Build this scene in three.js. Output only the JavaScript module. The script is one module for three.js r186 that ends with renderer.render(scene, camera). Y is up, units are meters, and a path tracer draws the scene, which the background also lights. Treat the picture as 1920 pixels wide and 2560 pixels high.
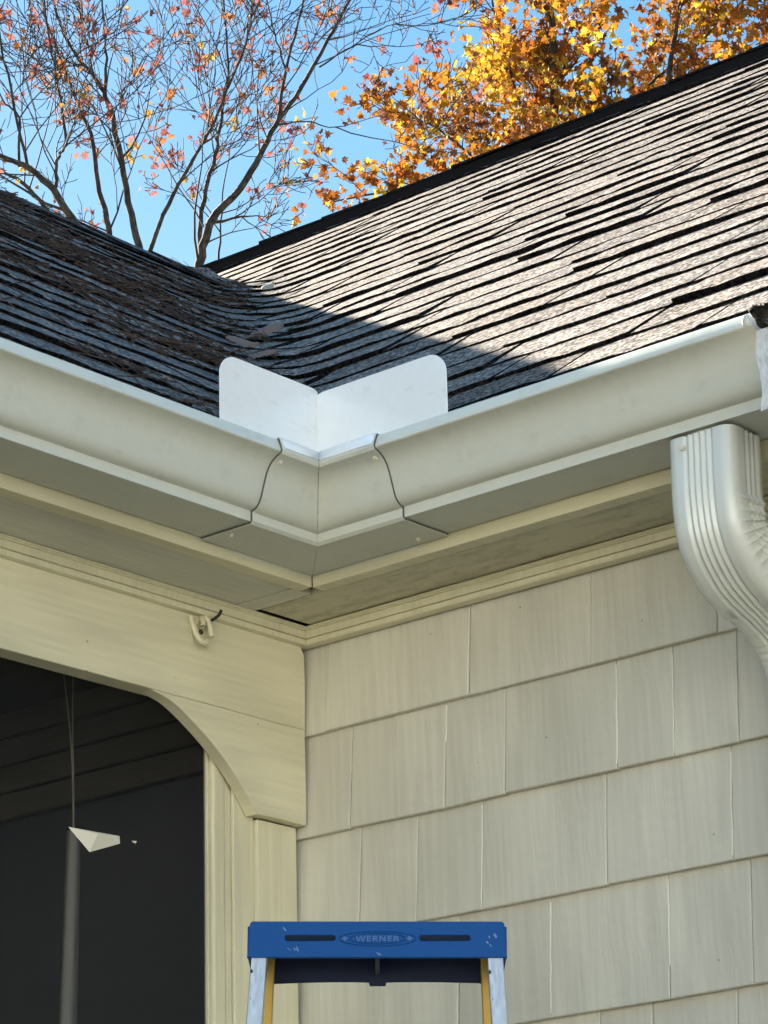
import * as THREE from 'three';
import { mergeGeometries, toCreasedNormals } from 'three/addons/utils/BufferGeometryUtils.js';
import { FontLoader } from 'three/addons/loaders/FontLoader.js';
import { TextGeometry } from 'three/addons/geometries/TextGeometry.js';
import { RoundedBoxGeometry } from 'three/addons/geometries/RoundedBoxGeometry.js';

// ------------------------------------------------------------------ camera, sky, sun, exposure
const scene = new THREE.Scene();
const V = (x, y, z) => new THREE.Vector3(x, y, z);
const camera = new THREE.PerspectiveCamera(19.54, 768 / 1024, 0.05, 600);
const CAM = V(-2.4763, 1.6, 2.2189);
const cRight = V(0.653981, -0.024146, 0.756126), cUp = V(-0.233728, 0.944143, 0.232304), cFwd = V(0.7195, 0.32865, -0.611808);
camera.position.copy(CAM);
camera.quaternion.setFromRotationMatrix(new THREE.Matrix4().makeBasis(cRight, cUp, cFwd.clone().negate()));
camera.updateMatrixWorld(true);

const EXPOSURE = 7.4;
const SUN = V(0.16, 0.66, -1).normalize();
const skyTex = (() => {
  const W = 512, H = 256, d = new Float32Array(W * H * 4), v = V(0, 0, 0);
  // radiance as seen in the picture, by elevation in degrees
  const stops = [[-90, .10, .085, .05], [-1, .13, .12, .08], [0, .80, .93, 1.06], [12, .62, .84, 1.03], [20, .40, .71, .98], [25, .25, .57, .93], [30, .15, .46, .90], [45, .19, .53, .95], [90, .19, .52, .94]];
  for (let j = 0; j < H; j++) for (let i = 0; i < W; i++) {
    const el = ((j + .5) / H - .5) * 180, az = ((i + .5) / W - .5) * 2 * Math.PI;
    let k = 0; while (k < stops.length - 2 && el > stops[k + 1][0]) k++;
    const a = stops[k], b = stops[k + 1], t = Math.min(1, Math.max(0, (el - a[0]) / (b[0] - a[0])));
    const er = el * Math.PI / 180; v.set(Math.cos(er) * Math.cos(az), Math.sin(er), Math.cos(er) * Math.sin(az));
    const c = Math.max(0, v.dot(SUN)), glow = el > 0 ? 0.5 * Math.pow(c, 10) + 1.6 * Math.pow(c, 60) : 0;
    for (let q = 0; q < 3; q++) d[(j * W + i) * 4 + q] = (a[q + 1] + (b[q + 1] - a[q + 1]) * t + glow * [1, .95, .85][q]) * 1.15 / EXPOSURE;
    d[(j * W + i) * 4 + 3] = 1;
  }
  const t = new THREE.DataTexture(d, W, H, THREE.RGBAFormat, THREE.FloatType);
  t.mapping = THREE.EquirectangularReflectionMapping; t.magFilter = THREE.LinearFilter; t.minFilter = THREE.LinearFilter; t.needsUpdate = true;
  return t;
})();
scene.background = skyTex; scene.environment = skyTex;
const sun = new THREE.DirectionalLight(0xfff1dc, 5);
sun.position.copy(SUN).multiplyScalar(40); sun.target.position.set(0, 2, 0);
sun.castShadow = true; sun.shadow.mapSize.set(4096, 4096);
Object.assign(sun.shadow.camera, { left: -14, right: 14, top: 14, bottom: -14, near: 1, far: 90 });
scene.add(sun, sun.target);
const renderer = new THREE.WebGLRenderer({ antialias: true });
renderer.setSize(768, 1024);
renderer.toneMapping = THREE.LinearToneMapping;
renderer.toneMappingExposure = EXPOSURE;
renderer.shadowMap.enabled = true;

// ------------------------------------------------------------------ helpers
function rngOf(seed) { let a = seed >>> 0; return () => { a = (a + 0x6D2B79F5) | 0; let t = Math.imul(a ^ (a >>> 15), 1 | a); t = (t + Math.imul(t ^ (t >>> 7), 61 | t)) ^ t; return ((t ^ (t >>> 14)) >>> 0) / 4294967296; }; }
const rng = rngOf(7);
const rr = (a, b, r = rng) => a + (b - a) * r();
const lin = (r, g, b) => new THREE.Color().setRGB(r, g, b);
const mats = {};
function M(name, color, rough, extra = {}) { const m = new THREE.MeshPhysicalMaterial({ color, roughness: rough, ...extra }); m.name = name; mats[name] = m; return m; }

// value noise that tiles
function tileNoise(n, seed, m = n) { const r = rngOf(seed), g = Array.from({ length: n * m }, r); return (x, y) => { x = ((x % 1) + 1) % 1 * n; y = ((y % 1) + 1) % 1 * m; const i = Math.floor(x), j = Math.floor(y), f = x - i, h = y - j, s = f * f * (3 - 2 * f), t = h * h * (3 - 2 * h), q = (a, b) => g[(b % m) * n + (a % n)]; return (q(i, j) * (1 - s) + q(i + 1, j) * s) * (1 - t) + (q(i, j + 1) * (1 - s) + q(i + 1, j + 1) * s) * t; }; }
function dataTex(S, f, metres, srgb) {
  const d = new Uint8Array(S * S * 4);
  for (let j = 0; j < S; j++) for (let i = 0; i < S; i++) { const c = f(i / S, j / S, i, j); for (let q = 0; q < 3; q++) d[(j * S + i) * 4 + q] = Math.max(0, Math.min(255, (c.length ? c[q] : c) * 255)); d[(j * S + i) * 4 + 3] = 255; }
  const t = new THREE.DataTexture(d, S, S); t.wrapS = t.wrapT = THREE.RepeatWrapping; t.magFilter = THREE.LinearFilter; t.minFilter = THREE.LinearMipmapLinearFilter; t.generateMipmaps = true;
  if (srgb) t.colorSpace = THREE.SRGBColorSpace; t.repeat.set(1 / metres, 1 / metres); t.needsUpdate = true; return t;
}
// asphalt granules, about 2 mm
const granTex = dataTex(512, (() => { const r = rngOf(11), n = tileNoise(128, 3), m = tileNoise(100, 4), c = tileNoise(8, 9); return (x, y) => { const g = n(x, y), k = m(x, y), q = c(x, y); let b = .50 + .62 * (g - .5) + .3 * (r() - .5) + .22 * (q - .5); const w = k > .74 ? .4 : (k < .27 ? -.42 : 0); return [b + w * .9 + .10, b + w * .8 + .085, b + w * .75 + .075]; }; })(), .42, true);
const granBump = dataTex(512, (() => { const n = tileNoise(220, 13), m = tileNoise(128, 17); return (x, y) => .55 * n(x, y) + .45 * m(x, y); })(), .42);
// brushed house paint over wood: streaks run along v
const woodBump = dataTex(512, (() => { const a = tileNoise(128, 21, 8), b = tileNoise(64, 22, 5), w = tileNoise(8, 23), l = tileNoise(16, 24), dr = tileNoise(64, 25, 4); const st = (x, y, n) => n(x + .03 * (w(x, y) - .5), y); return (x, y) => { const s = st(x, y, a) * .45 + st(x, y, b) * .35; const dab = l(x * 2, y * 2); const drip = Math.pow(dr(x, y), 6) * .7; return s * .8 + dab * .2 + drip * .3; }; })(), .30);
const woodTone = dataTex(512, (() => { const a = tileNoise(100, 31, 6), b = tileNoise(16, 32, 4), c = tileNoise(6, 33), sp = rngOf(5), dots = Array.from({ length: 4 }, () => [sp(), sp(), .0012 + .0022 * sp()]); return (x, y) => { let t = .93 + .05 * (a(x, y) - .5) + .06 * (b(x, y) - .5) + .05 * (c(x, y) - .5); for (const [u, v, r] of dots) if (Math.hypot(x - u, y - v) < r) t *= .72; return [t, t * .995, t * .975]; }; })(), .45, true);
const fineBump = dataTex(256, (() => { const a = tileNoise(64, 41), b = tileNoise(20, 42); return (x, y) => .5 * a(x, y) + .5 * b(x, y); })(), .12);
const grimeTone = dataTex(512, (() => { const a = tileNoise(10, 51), b = tileNoise(40, 52), c = tileNoise(120, 53); return (x, y) => { const s = .45 * a(x * 5, y) + .35 * b(x * 2, y) + .2 * c(x, y); const t = .95 - .10 * Math.max(0, s - .45) / .3; return [t, t * .99, t * .95]; }; })(), .5, true);
const peelTone = dataTex(256, (() => { const a = tileNoise(14, 61, 7), b = tileNoise(50, 62, 25); return (x, y) => { const s = a(x * 2, y) * .6 + b(x, y) * .4; const t = .92 - .5 * Math.max(0, s - .55) + .1 * (b(x * 2, y) - .5); return [t, t, t]; }; })(), .10, true);
const barkTone = dataTex(256, (() => { const a = tileNoise(64, 71, 8), b = tileNoise(12, 72); return (x, y) => { const t = .7 + .5 * (a(x, y) - .5) + .4 * (b(x, y) - .5); return [t, t * .97, t * .92]; }; })(), .6, true);
const smudge = dataTex(256, (() => { const a = tileNoise(7, 81), b = tileNoise(30, 82); return (x, y) => { const s = a(x, y * 2) * .7 + b(x, y * 2) * .3; const t = .98 - (s > .70 ? .03 : 0) * Math.min(1, (s - .70) * 6) - .012 * b(x, y); return [t, t, t]; }; })(), .22, true);
const alumTone = dataTex(256, (() => { const a = tileNoise(60, 91, 15), b = tileNoise(18, 92), r = rngOf(93); return (x, y) => { let t = .88 + .14 * (a(x, y) - .5); const s = b(x, y); if (s > .8 && a(x, y) > .5) t = .25; return [t, t, t]; }; })(), .12, true);

const M_trim = M('cream trim paint', lin(.765, .73, .555), .55, { map: woodTone, bumpMap: woodBump, bumpScale: .0006 });
const M_wall = M('cream shingle paint', lin(.67, .66, .595), .55, { map: woodTone, bumpMap: woodBump, bumpScale: .0005 });
const wallTones = [M_wall, ...[.955, 1.035].map((k, i) => { const m = M_wall.clone(); m.color.multiplyScalar(k); m.name = 'cream shingle paint ' + (i ? 'fresher' : 'duller'); return m; })];
const M_caulk = M('pale caulk', lin(.74, .73, .64), .5);
const M_soffit = M('soffit paint', lin(.66, .66, .60), .7, { map: woodTone, bumpMap: woodBump, bumpScale: .0006 });
const M_soffitDirty = M('grimy soffit paint', lin(.68, .66, .55), .8, { map: grimeTone, bumpMap: woodBump, bumpScale: .0012 });
const M_gutter = M('coated gutter aluminium', lin(.62, .635, .575), .42, { map: smudge, bumpMap: fineBump, bumpScale: .00005, specularIntensity: .55 });
const M_guard = M('white coated sheet', lin(.86, .88, .89), .2, { map: smudge, clearcoat: 1, clearcoatRoughness: .1, bumpMap: fineBump, bumpScale: .00006 });
const M_spout = M('coated downspout aluminium', lin(.62, .64, .60), .36, { clearcoat: 1, clearcoatRoughness: .22 });
const M_screw = M('painted screw head', lin(.66, .64, .55), .35);
const M_seam = M('dark seam gap shade', lin(.09, .09, .08), .6);
const M_sealant = M('clear sealant', lin(.50, .50, .47), .3);
const M_felt = M('tar paper', lin(.045, .043, .042), .95), M_rawWood = M('raw wood', lin(.30, .23, .15), .9), M_hollow = M('dark hollow shade', lin(.055, .032, .022), .8);
const M_shingle = M('asphalt shingle', lin(1, 1, 1), .72, { map: granTex, bumpMap: granBump, bumpScale: .0016, vertexColors: true, specularIntensity: .18 });
const M_deck = M('roof deck', lin(.03, .028, .026), .95);
const M_vent = M('black ridge vent', lin(.010, .010, .012), 1, { specularIntensity: .15 });
const M_peel = M('peeling white paint', lin(.74, .75, .76), .7, { map: peelTone, bumpMap: peelTone, bumpScale: .001 });
const M_screen = M('insect screen', lin(.012, .013, .016), .95, { specularIntensity: .1, transparent: true, opacity: .52, side: THREE.DoubleSide });
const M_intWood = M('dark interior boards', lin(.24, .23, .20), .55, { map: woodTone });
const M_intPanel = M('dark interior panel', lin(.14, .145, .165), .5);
const M_grey = M('weathered grey wood', lin(.62, .62, .62), .7, { map: woodTone });
const M_paper = M('pale sheet', lin(.72, .68, .58), .7);
const M_cord = M('grey cord', lin(.5, .48, .42), .8);
const M_blue = M('blue ladder plastic', lin(.001, .066, .255), .62, { bumpMap: fineBump, bumpScale: .0003 });
const M_blueShade = M('blue ladder plastic darkened for shade', lin(.002, .014, .065), .6);  // darker copy of the cap blue, with the shade under the cap put in
M_blue.specularIntensity = .4;
const M_blueWorn = M('worn blue lettering', lin(.035, .125, .34), .6);
const M_scuff = M('scuffed plastic', lin(.16, .26, .46), .6);
const M_alum = M('aluminium rail', lin(.72, .73, .75), .35, { map: alumTone, metalness: .55 });
const M_yellow = M('yellow fibreglass', lin(.55, .36, .06), .5);
const M_rubber = M('black rubber', lin(.02, .02, .02), .8);
const M_ground = M('dry autumn lawn', lin(.054, .050, .027), 1);
const M_bark = M('maple bark', lin(.15, .125, .11), .95, { map: barkTone });
const M_leafRed = M('russet leaves', lin(1, 1, 1), .8, { vertexColors: true, side: THREE.DoubleSide, transmission: .45, thickness: 0, specularIntensity: .25 });
const M_leafGold = M('golden leaves', lin(1, 1, 1), .8, { vertexColors: true, side: THREE.DoubleSide, transmission: .45, thickness: 0, specularIntensity: .25 });
const M_dryLeaf = M('dry leaf', lin(.12, .095, .09), .85, { side: THREE.DoubleSide });
const M_dryPale = M('pale dry leaf', lin(.26, .26, .22), .85, { side: THREE.DoubleSide });
const M_litter = M('needle litter', lin(1, 1, 1), .95, { vertexColors: true });

// box-projected uv in metres
function uvBox(g, sx = 1) {
  if (g.index) g = g.toNonIndexed();
  const p = g.attributes.position, n = p.count, uv = new Float32Array(n * 2), a = V(), b = V(), c = V();
  for (let i = 0; i < n; i += 3) {
    a.fromBufferAttribute(p, i); b.fromBufferAttribute(p, i + 1); c.fromBufferAttribute(p, i + 2);
    const nn = b.clone().sub(a).cross(c.clone().sub(a)), ax = Math.abs(nn.x), ay = Math.abs(nn.y), az = Math.abs(nn.z);
    for (let k = 0; k < 3; k++) { const q = [a, b, c][k]; let u, w; if (ax >= ay && ax >= az) { u = q.z; w = q.y; } else if (az >= ay) { u = q.x; w = q.y; } else { u = q.x; w = q.z; } uv[(i + k) * 2] = u * sx; uv[(i + k) * 2 + 1] = w; }
  }
  g.setAttribute('uv', new THREE.BufferAttribute(uv, 2)); return g;
}
const swapUV = g => { const u = g.attributes.uv; for (let i = 0; i < u.count; i++) u.setXY(i, u.getY(i), u.getX(i)); return g; };
function box(x0, x1, y0, y1, z0, z1) { const g = new THREE.BoxGeometry(x1 - x0, y1 - y0, z1 - z0); g.translate((x0 + x1) / 2, (y0 + y1) / 2, (z0 + z1) / 2); return g; }
function bev(x0, x1, y0, y1, z0, z1, r = .0015) { const g = new RoundedBoxGeometry(x1 - x0, y1 - y0, z1 - z0, 1, Math.min(r, (x1 - x0) * .4, (y1 - y0) * .4, (z1 - z0) * .4)); g.translate((x0 + x1) / 2, (y0 + y1) / 2, (z0 + z1) / 2); return g; }
function mesh(name, g, m, parent) { const o = new THREE.Mesh(g, m); o.name = name; o.castShadow = o.receiveShadow = true; (parent || scene).add(o); return o; }
const used = {};
const numbered = n => { const k = used[n] = (used[n] ?? -1) + 1; return k ? n + '_' + String(k).padStart(3, '0') : n; };
function thing(name, label, category, group, pos) { const o = new THREE.Group(); o.name = numbered(name); o.userData = { label, category }; if (group) o.userData.group = group; if (pos) o.position.copy(pos); scene.add(o); return o; }
const merge = a => mergeGeometries(a.map(g => { const h = g.index ? g.toNonIndexed() : g; return h; }), false);

// crease normals at millimetre scale (the addon merges points closer than a hundredth of a unit)
const creased = (g, a) => { g.scale(1000, 1000, 1000); g = toCreasedNormals(g, a); g.scale(.001, .001, .001); return g; };
// closed cross-section loop [[d,y]...] carried through stations (functions (d,y)->Vector3); flat caps
function loft(loop, stations, caps = true, crease = .6) {
  const pos = [], n = loop.length, P = stations.map(s => loop.map(([d, y]) => s(d, y)));
  const tri = (a, b, c) => pos.push(a.x, a.y, a.z, b.x, b.y, b.z, c.x, c.y, c.z);
  for (let s = 0; s < P.length - 1; s++) for (let i = 0; i < n; i++) { const j = (i + 1) % n; tri(P[s][i], P[s + 1][i], P[s + 1][j]); tri(P[s][i], P[s + 1][j], P[s][j]); }
  if (caps) { const f = THREE.ShapeUtils.triangulateShape(loop.map(([d, y]) => new THREE.Vector2(d, y)), []); for (const [a, b, c] of f) { tri(P[0][a], P[0][b], P[0][c]); const e = P.length - 1; tri(P[e][a], P[e][c], P[e][b]); } }
  const g = new THREE.BufferGeometry(); g.setAttribute('position', new THREE.Float32BufferAttribute(pos, 3));
  return uvBox(creased(g, crease));
}
// open polyline -> thin closed loop, t thick towards the inner side, pushed out by `out`
function sheetLoop(pl, t, out = 0) {
  const off = (k) => pl.map((p, i) => { const a = pl[Math.max(0, i - 1)], b = pl[Math.min(pl.length - 1, i + 1)]; let nx = (b[1] - a[1]), ny = -(b[0] - a[0]); const l = Math.hypot(nx, ny) || 1; return [p[0] + nx / l * k, p[1] + ny / l * k]; });
  return [...off(out), ...off(out - t).reverse()];
}

// ------------------------------------------------------------------ ground
{
  const g = new THREE.CircleGeometry(250, 64); g.rotateX(-Math.PI / 2);
  const o = mesh('ground', g, M_ground); o.userData = { kind: 'structure', label: 'lawn around the house', category: 'ground' };
}

// ------------------------------------------------------------------ house
const YG = 2.681;                 // gutter bottom
const YF = 2.665;                 // fascia bottom
const house = thing('house', 'cream shingled house with dark asphalt roof and a screened porch', 'house');
const Y0 = 2.765, E0 = .03;       // eave line of both roof slopes (pitch 9/12: cos .8, sin .6)
const VL = 2.262, VR = 2.99, XL0 = -2.3, ZR1 = 2.7, ZR0 = -5;
function roofSlope(rot, pos) { const o = new THREE.Mesh(); o.name = 'roof_slope'; o.castShadow = o.receiveShadow = true; o.material = M_deck; o.quaternion.setFromRotationMatrix(rot); o.position.copy(pos); house.add(o); return o; }
const roofR = roofSlope(new THREE.Matrix4().makeBasis(V(0, 0, 1), V(.8, .6, 0), V(-.6, .8, 0)), V(-E0, Y0, 0));
const roofL = roofSlope(new THREE.Matrix4().makeBasis(V(1, 0, 0), V(0, .6, -.8), V(0, .8, .6)), V(0, Y0, E0));
roofR.geometry = uvBox(box(ZR0, ZR1, .0, VR, -.02, .001));
roofL.geometry = uvBox(box(XL0, 1.95, .0, VL, -.02, .001));
for (const o of [roofR, roofL]) o.updateMatrixWorld(true);
roofR.userData.label = 'sunlit roof slope'; roofL.userData.label = 'shaded roof slope strewn with brown needles';
// back slopes and gables so the roof is closed
mesh('back_slope', uvBox((() => { const s = new THREE.Shape([[0, 0], [2.39, -1.79], [2.39, -1.81], [0, -.02]].map(p => new THREE.Vector2(...p))); const g = new THREE.ExtrudeGeometry(s, { depth: ZR1 - ZR0, bevelEnabled: false }); g.translate(2.362, 4.559, ZR0); return g; })()), M_deck, house);
mesh('back_slope', uvBox((() => { const s = new THREE.Shape([[0, 0], [-1.8, -1.35], [-1.8, -1.37], [0, -.02]].map(p => new THREE.Vector2(...p))); const g = new THREE.ExtrudeGeometry(s, { depth: 1.95 - XL0, bevelEnabled: false }); g.rotateY(-Math.PI / 2); g.translate(1.95, 4.122, -1.78); const q = g.attributes.position; const f = new THREE.Matrix4(); return g; })()), M_deck, house);

// one asphalt tab: local u across, v up the slope, n out of the roof; granules on top, black asphalt at the cut butt
function tabGeo(w, hb, seed) {
  const r = rngOf(seed), N = 7, pos = [], col = [], uv = [], L = .152;
  const du = r() * 3, dv = r() * 3, tone = rr(.82, 1.15, r), warm = rr(-.02, .03, r);
  const C = [.300 * tone + warm * .5, .285 * tone, .272 * tone - warm * .4];
  const edge = Array.from({ length: N + 1 }, (_, i) => [(i / N - .5) * w, rr(-.0030, .0030, r) + .0035 * Math.sin(i * .9 + seed), hb + rr(-.0013, .0013, r)]);
  const top = edge.map(e => [e[0], L, .003]);
  const low = edge.map(e => [e[0], e[1] + .0012, .0015]);
  const q = (a, b, c, d, k) => { for (const p of [a, b, c, a, c, d]) { pos.push(...p); col.push(...k); uv.push(p[0] + du, p[1] + p[2] + dv); } };
  const mid = f => edge.map((e, i) => [0, 1, 2].map(k => e[k] + (top[i][k] - e[k]) * f)), rows = [edge, mid(.34), mid(.68), top];
  for (let i = 0; i < N; i++) { for (let j = 0; j < 3; j++) q(rows[j][i], rows[j][i + 1], rows[j + 1][i + 1], rows[j + 1][i], C); q(low[i], low[i + 1], edge[i + 1], edge[i], [.022, .021, .022]); }
  q(low[N], [w / 2, L, 0], top[N], edge[N], [.022, .021, .022]); q([-w / 2, L, 0], low[0], edge[0], top[0], [.022, .021, .022]);
  const g = new THREE.BufferGeometry();
  g.setAttribute('position', new THREE.Float32BufferAttribute(pos, 3)); g.setAttribute('color', new THREE.Float32BufferAttribute(col, 3)); g.setAttribute('uv', new THREE.Float32BufferAttribute(uv, 2));
  g.computeVertexNormals(); return g;
}
const EXPO = .104;
const tabKinds = [];
for (let k = 0; k < 26; k++) { const w = [.305, .29, .25, .21, .17][k % 5] - .0055, hb = k % 5 == 1 ? rr(.0072, .0085) : k % 5 == 2 ? rr(.0110, .0130) : rr(.0085, .0108); tabKinds.push({ w: w + .0055, g: tabGeo(w, hb, 100 + k) }); }
const tmpV = V();
function inView(p, m) { tmpV.copy(p).project(camera); return Math.abs(tmpV.x) < m && Math.abs(tmpV.y) < m && tmpV.z < 1; }
function surfH(x, z) { const hR = x < 2.362 ? Y0 + .75 * (x + E0) : 4.559 - .75 * (x - 2.362); const hL = z > -1.78 ? Y0 + .75 * (E0 - z) : 4.122 - .75 * (-1.78 - z); return [hR, x < 1.9 ? hL : -9]; }
// the woven valley: the two slopes run into one another in a hollow curve
const valleyK = h => .03 + .075 * Math.min(1, Math.max(0, (h - 2.8) / .7));
function valleyLift(x, z) { const [a, b] = surfH(x, z), k = valleyK(Math.max(a, b)), d = Math.abs(a - b); return d < k ? (k - d) * (k - d) / (4 * k) : 0; }
function drape(g, slope, isR) { // bends a tab lying near the valley into the hollow and cuts it at the valley line
  const p = g.attributes.position, w = V(); let touched = false;
  for (let i = 0; i < p.count; i++) {
    w.fromBufferAttribute(p, i); const n = w.z; slope.localToWorld(w);
    const bx = isR ? w.x + .6 * n : w.x, bz = isR ? w.z : w.z - .6 * n;
    if (bz > -1.78 && bx < 1.9) { if (isR && -bz > bx + .004) { w.z = -bx - .004; touched = true; } if (!isR && bx > -bz + .004) { w.x = -bz + .004; touched = true; } }
    const l = valleyLift(isR ? bx : w.x, isR ? w.z : bz); if (l > 0) { w.y += l; touched = true; }
    slope.worldToLocal(w); p.setXYZ(i, w.x, w.y, w.z);
  }
  if (touched) g.computeVertexNormals(); return touched;
}
function layShingles(slope, u0, u1, vMax, isR, seed) {
  const r = rngOf(seed), far = [], near = [];
  const n = Math.floor(vMax / EXPO);
  for (let c = 0; c <= n; c++) {
    const v = c * EXPO - .012 + rr(-.003, .003, r); let u = u0 - rr(0, .3, r);
    while (u < u1) {
      const kind = tabKinds[Math.floor(r() * tabKinds.length)], uc = u + kind.w / 2; u += kind.w;
      const P = slope.localToWorld(V(uc, v + .06, 0)), [hR, hL] = surfH(P.x, P.z), own = isR ? hR : hL, oth = isR ? hL : hR;
      const over = isR ? P.x < 1.9 : P.x > -2.3;
      if (over && oth > own + .10 && P.z > -1.9) continue; if (over && oth > own + .17) continue;
      const dv = rr(-.005, .005, r), rz = rr(-.012, .012, r), dn = c * 0 + rr(0, .0012, r) + .001;
      const e = { kind, uc, v: v + dv, rz, dn, d: P.distanceTo(CAM) };
      (inView(P, 1.22) ? near : far).push(e);
    }
  }
  near.sort((a, b) => a.d - b.d);
  near.forEach((e, i) => { if (i >= 300) return far.push(e); const bent = e.kind.g.clone(); bent.rotateZ(e.rz); bent.translate(e.uc, e.v, e.dn); if (drape(bent, slope, isR)) { bent.translate(-e.uc, -e.v, -e.dn); mesh('shingle', bent, M_shingle, slope).position.set(e.uc, e.v, e.dn); return; } const o = mesh('shingle', e.kind.g, M_shingle, slope); o.position.set(e.uc, e.v, e.dn); o.rotation.z = e.rz; });
  const gs = far.map(e => { const g = e.kind.g.clone(); g.rotateZ(e.rz); g.translate(e.uc, e.v, e.dn); drape(g, slope, isR); return g; });
  if (gs.length) { const o = mesh('farther_shingles', mergeGeometries(gs, false), M_shingle, slope); o.userData.kind = 'stuff'; }
  console.log('shingles', near.length, far.length);
}
layShingles(roofR, -3.4, ZR1, VR - .04, true, 501);
layShingles(roofL, XL0, 1.95, VL - .04, false, 502);

// ridge vent and ridge caps (right ridge), caps (left ridge)
function capGeo(drop, seed, thick, len, width) { // folded cap lying over the ridge, length along +z
  const r = rngOf(seed), t = rr(.9, 1.1, r), C = [.19 * t, .18 * t, .175 * t], K = [.02, .02, .021], pos = [], col = [], uv = [];
  const q = (a, b, c, d, k) => { for (const p of [a, b, c, a, c, d]) { pos.push(...p); col.push(...k); uv.push(p[2], p[0]); } };
  for (const s of [-1, 1]) {
    const A = (z, n) => [0, n, z], B = (z, n) => [s * width, -width * drop + n, z], h0 = thick, h1 = .003;
    const a0 = A(0, h0), b0 = B(0, h0), a1 = A(len, h1), b1 = B(len, h1), al = A(0, 0), bl = B(0, 0), b1l = B(len, 0);
    const f = (a, b, c, d, k) => s > 0 ? q(a, b, c, d, k) : q(d, c, b, a, k);
    f(a0, a1, b1, b0, C); f(al, a0, b0, bl, K); f(bl, b0, b1, b1l, K);
  }
  const g = new THREE.BufferGeometry(); g.setAttribute('position', new THREE.Float32BufferAttribute(pos, 3)); g.setAttribute('color', new THREE.Float32BufferAttribute(col, 3)); g.setAttribute('uv', new THREE.Float32BufferAttribute(uv, 2)); g.computeVertexNormals(); return g;
}
{
  const vent = mesh('ridge_vent', uvBox((() => { const s = new THREE.Shape([[0, .007], [.074, -.019], [.068, -.050], [0, 0], [-.068, -.050], [-.074, -.019]].map(p => new THREE.Vector2(...p))); const g = new THREE.ExtrudeGeometry(s, { depth: ZR1 - ZR0, bevelEnabled: false }); g.translate(2.362, 4.561, ZR0); return g; })()), M_vent, house);
  const kinds = [0, 1, 2, 3].map(k => capGeo(.36, 300 + k, .006 + .002 * k / 3, .26, .080)), kindsL = [0, 1, 2, 3].map(k => capGeo(.70, 310 + k, .006 + .002 * k / 3, .26, .11));
  for (let z = ZR0, i = 0; z < ZR1 - .2; z += .2, i++) { const o = mesh('ridge_cap', kinds[i % 4], M_shingle, vent); o.position.set(2.362 + rr(-.003, .003), 4.569 + rr(-.002, .002), z); o.rotation.y = rr(-.012, .012); }
  const ridge = mesh('ridge_board', uvBox(box(XL0, 1.95, 4.09, 4.122, -1.79, -1.77)), M_deck, house);
  for (let x = XL0, i = 0; x < 1.9; x += .2, i++) { const o = mesh('ridge_cap', kindsL[i % 4], M_shingle, ridge); o.rotation.y = Math.PI / 2; o.position.set(x, 4.133 + rr(-.002, .003) + valleyLift(x, -1.78), -1.78); }
}

// walls of the far and unseen sides, closing the house
mesh('wall', uvBox(box(4.55, 4.65, 0, 2.7, ZR0, 2.6)), M_trim, house);
mesh('wall', uvBox(box(.145, 4.55, 0, 2.7, 2.5, 2.6)), M_trim, house);
mesh('gable', uvBox((() => { const s = new THREE.Shape([[.03, 2.7], [4.6, 2.7], [2.36, 4.5]].map(p => new THREE.Vector2(...p))); const g = new THREE.ExtrudeGeometry(s, { depth: .1, bevelEnabled: false }); g.translate(0, 0, 2.5); return g; })()), M_trim, house);
mesh('wall', uvBox(box(.145, 4.55, 0, 2.7, ZR0, ZR0 + .1)), M_trim, house);
mesh('wall', uvBox(box(-2.2, .145, 0, 2.7, -3.5, -3.4)), M_trim, house);
mesh('gable', uvBox((() => { const s = new THREE.Shape([[.02, 2.69], [3.5, 2.69], [1.78, 4.07]].map(p => new THREE.Vector2(...p))); const g = new THREE.ExtrudeGeometry(s, { depth: .1, bevelEnabled: false }); g.rotateY(Math.PI / 2); g.translate(-2.25, 0, 0); return g; })()), M_trim, house);
mesh('porch_end_wall', uvBox(box(-2.25, -2.15, 0, 2.66, -3.5, -.17)), M_trim, house);
mesh('wall_sheathing', uvBox(box(.1455, .24, 0, 2.72, -3.4, 2.5)), M_intPanel, house);
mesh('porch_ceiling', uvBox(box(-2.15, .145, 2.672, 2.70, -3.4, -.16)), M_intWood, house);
mesh('porch_floor', uvBox(box(-2.15, .145, .0, .3, -3.4, -.2)), M_intWood, house);
mesh('knee_wall', uvBox(box(-2.15, .119, 0, .95, -.19, -.14)), M_trim, house);
// interior boards on the porch's right-hand wall, seen dimly through the screen
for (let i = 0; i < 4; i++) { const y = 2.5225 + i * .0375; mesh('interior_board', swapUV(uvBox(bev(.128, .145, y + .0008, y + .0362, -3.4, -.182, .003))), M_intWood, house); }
mesh('interior_panel', uvBox(box(.137, .145, .3, 2.519, -3.4, -.19)), M_intPanel, house);

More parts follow.
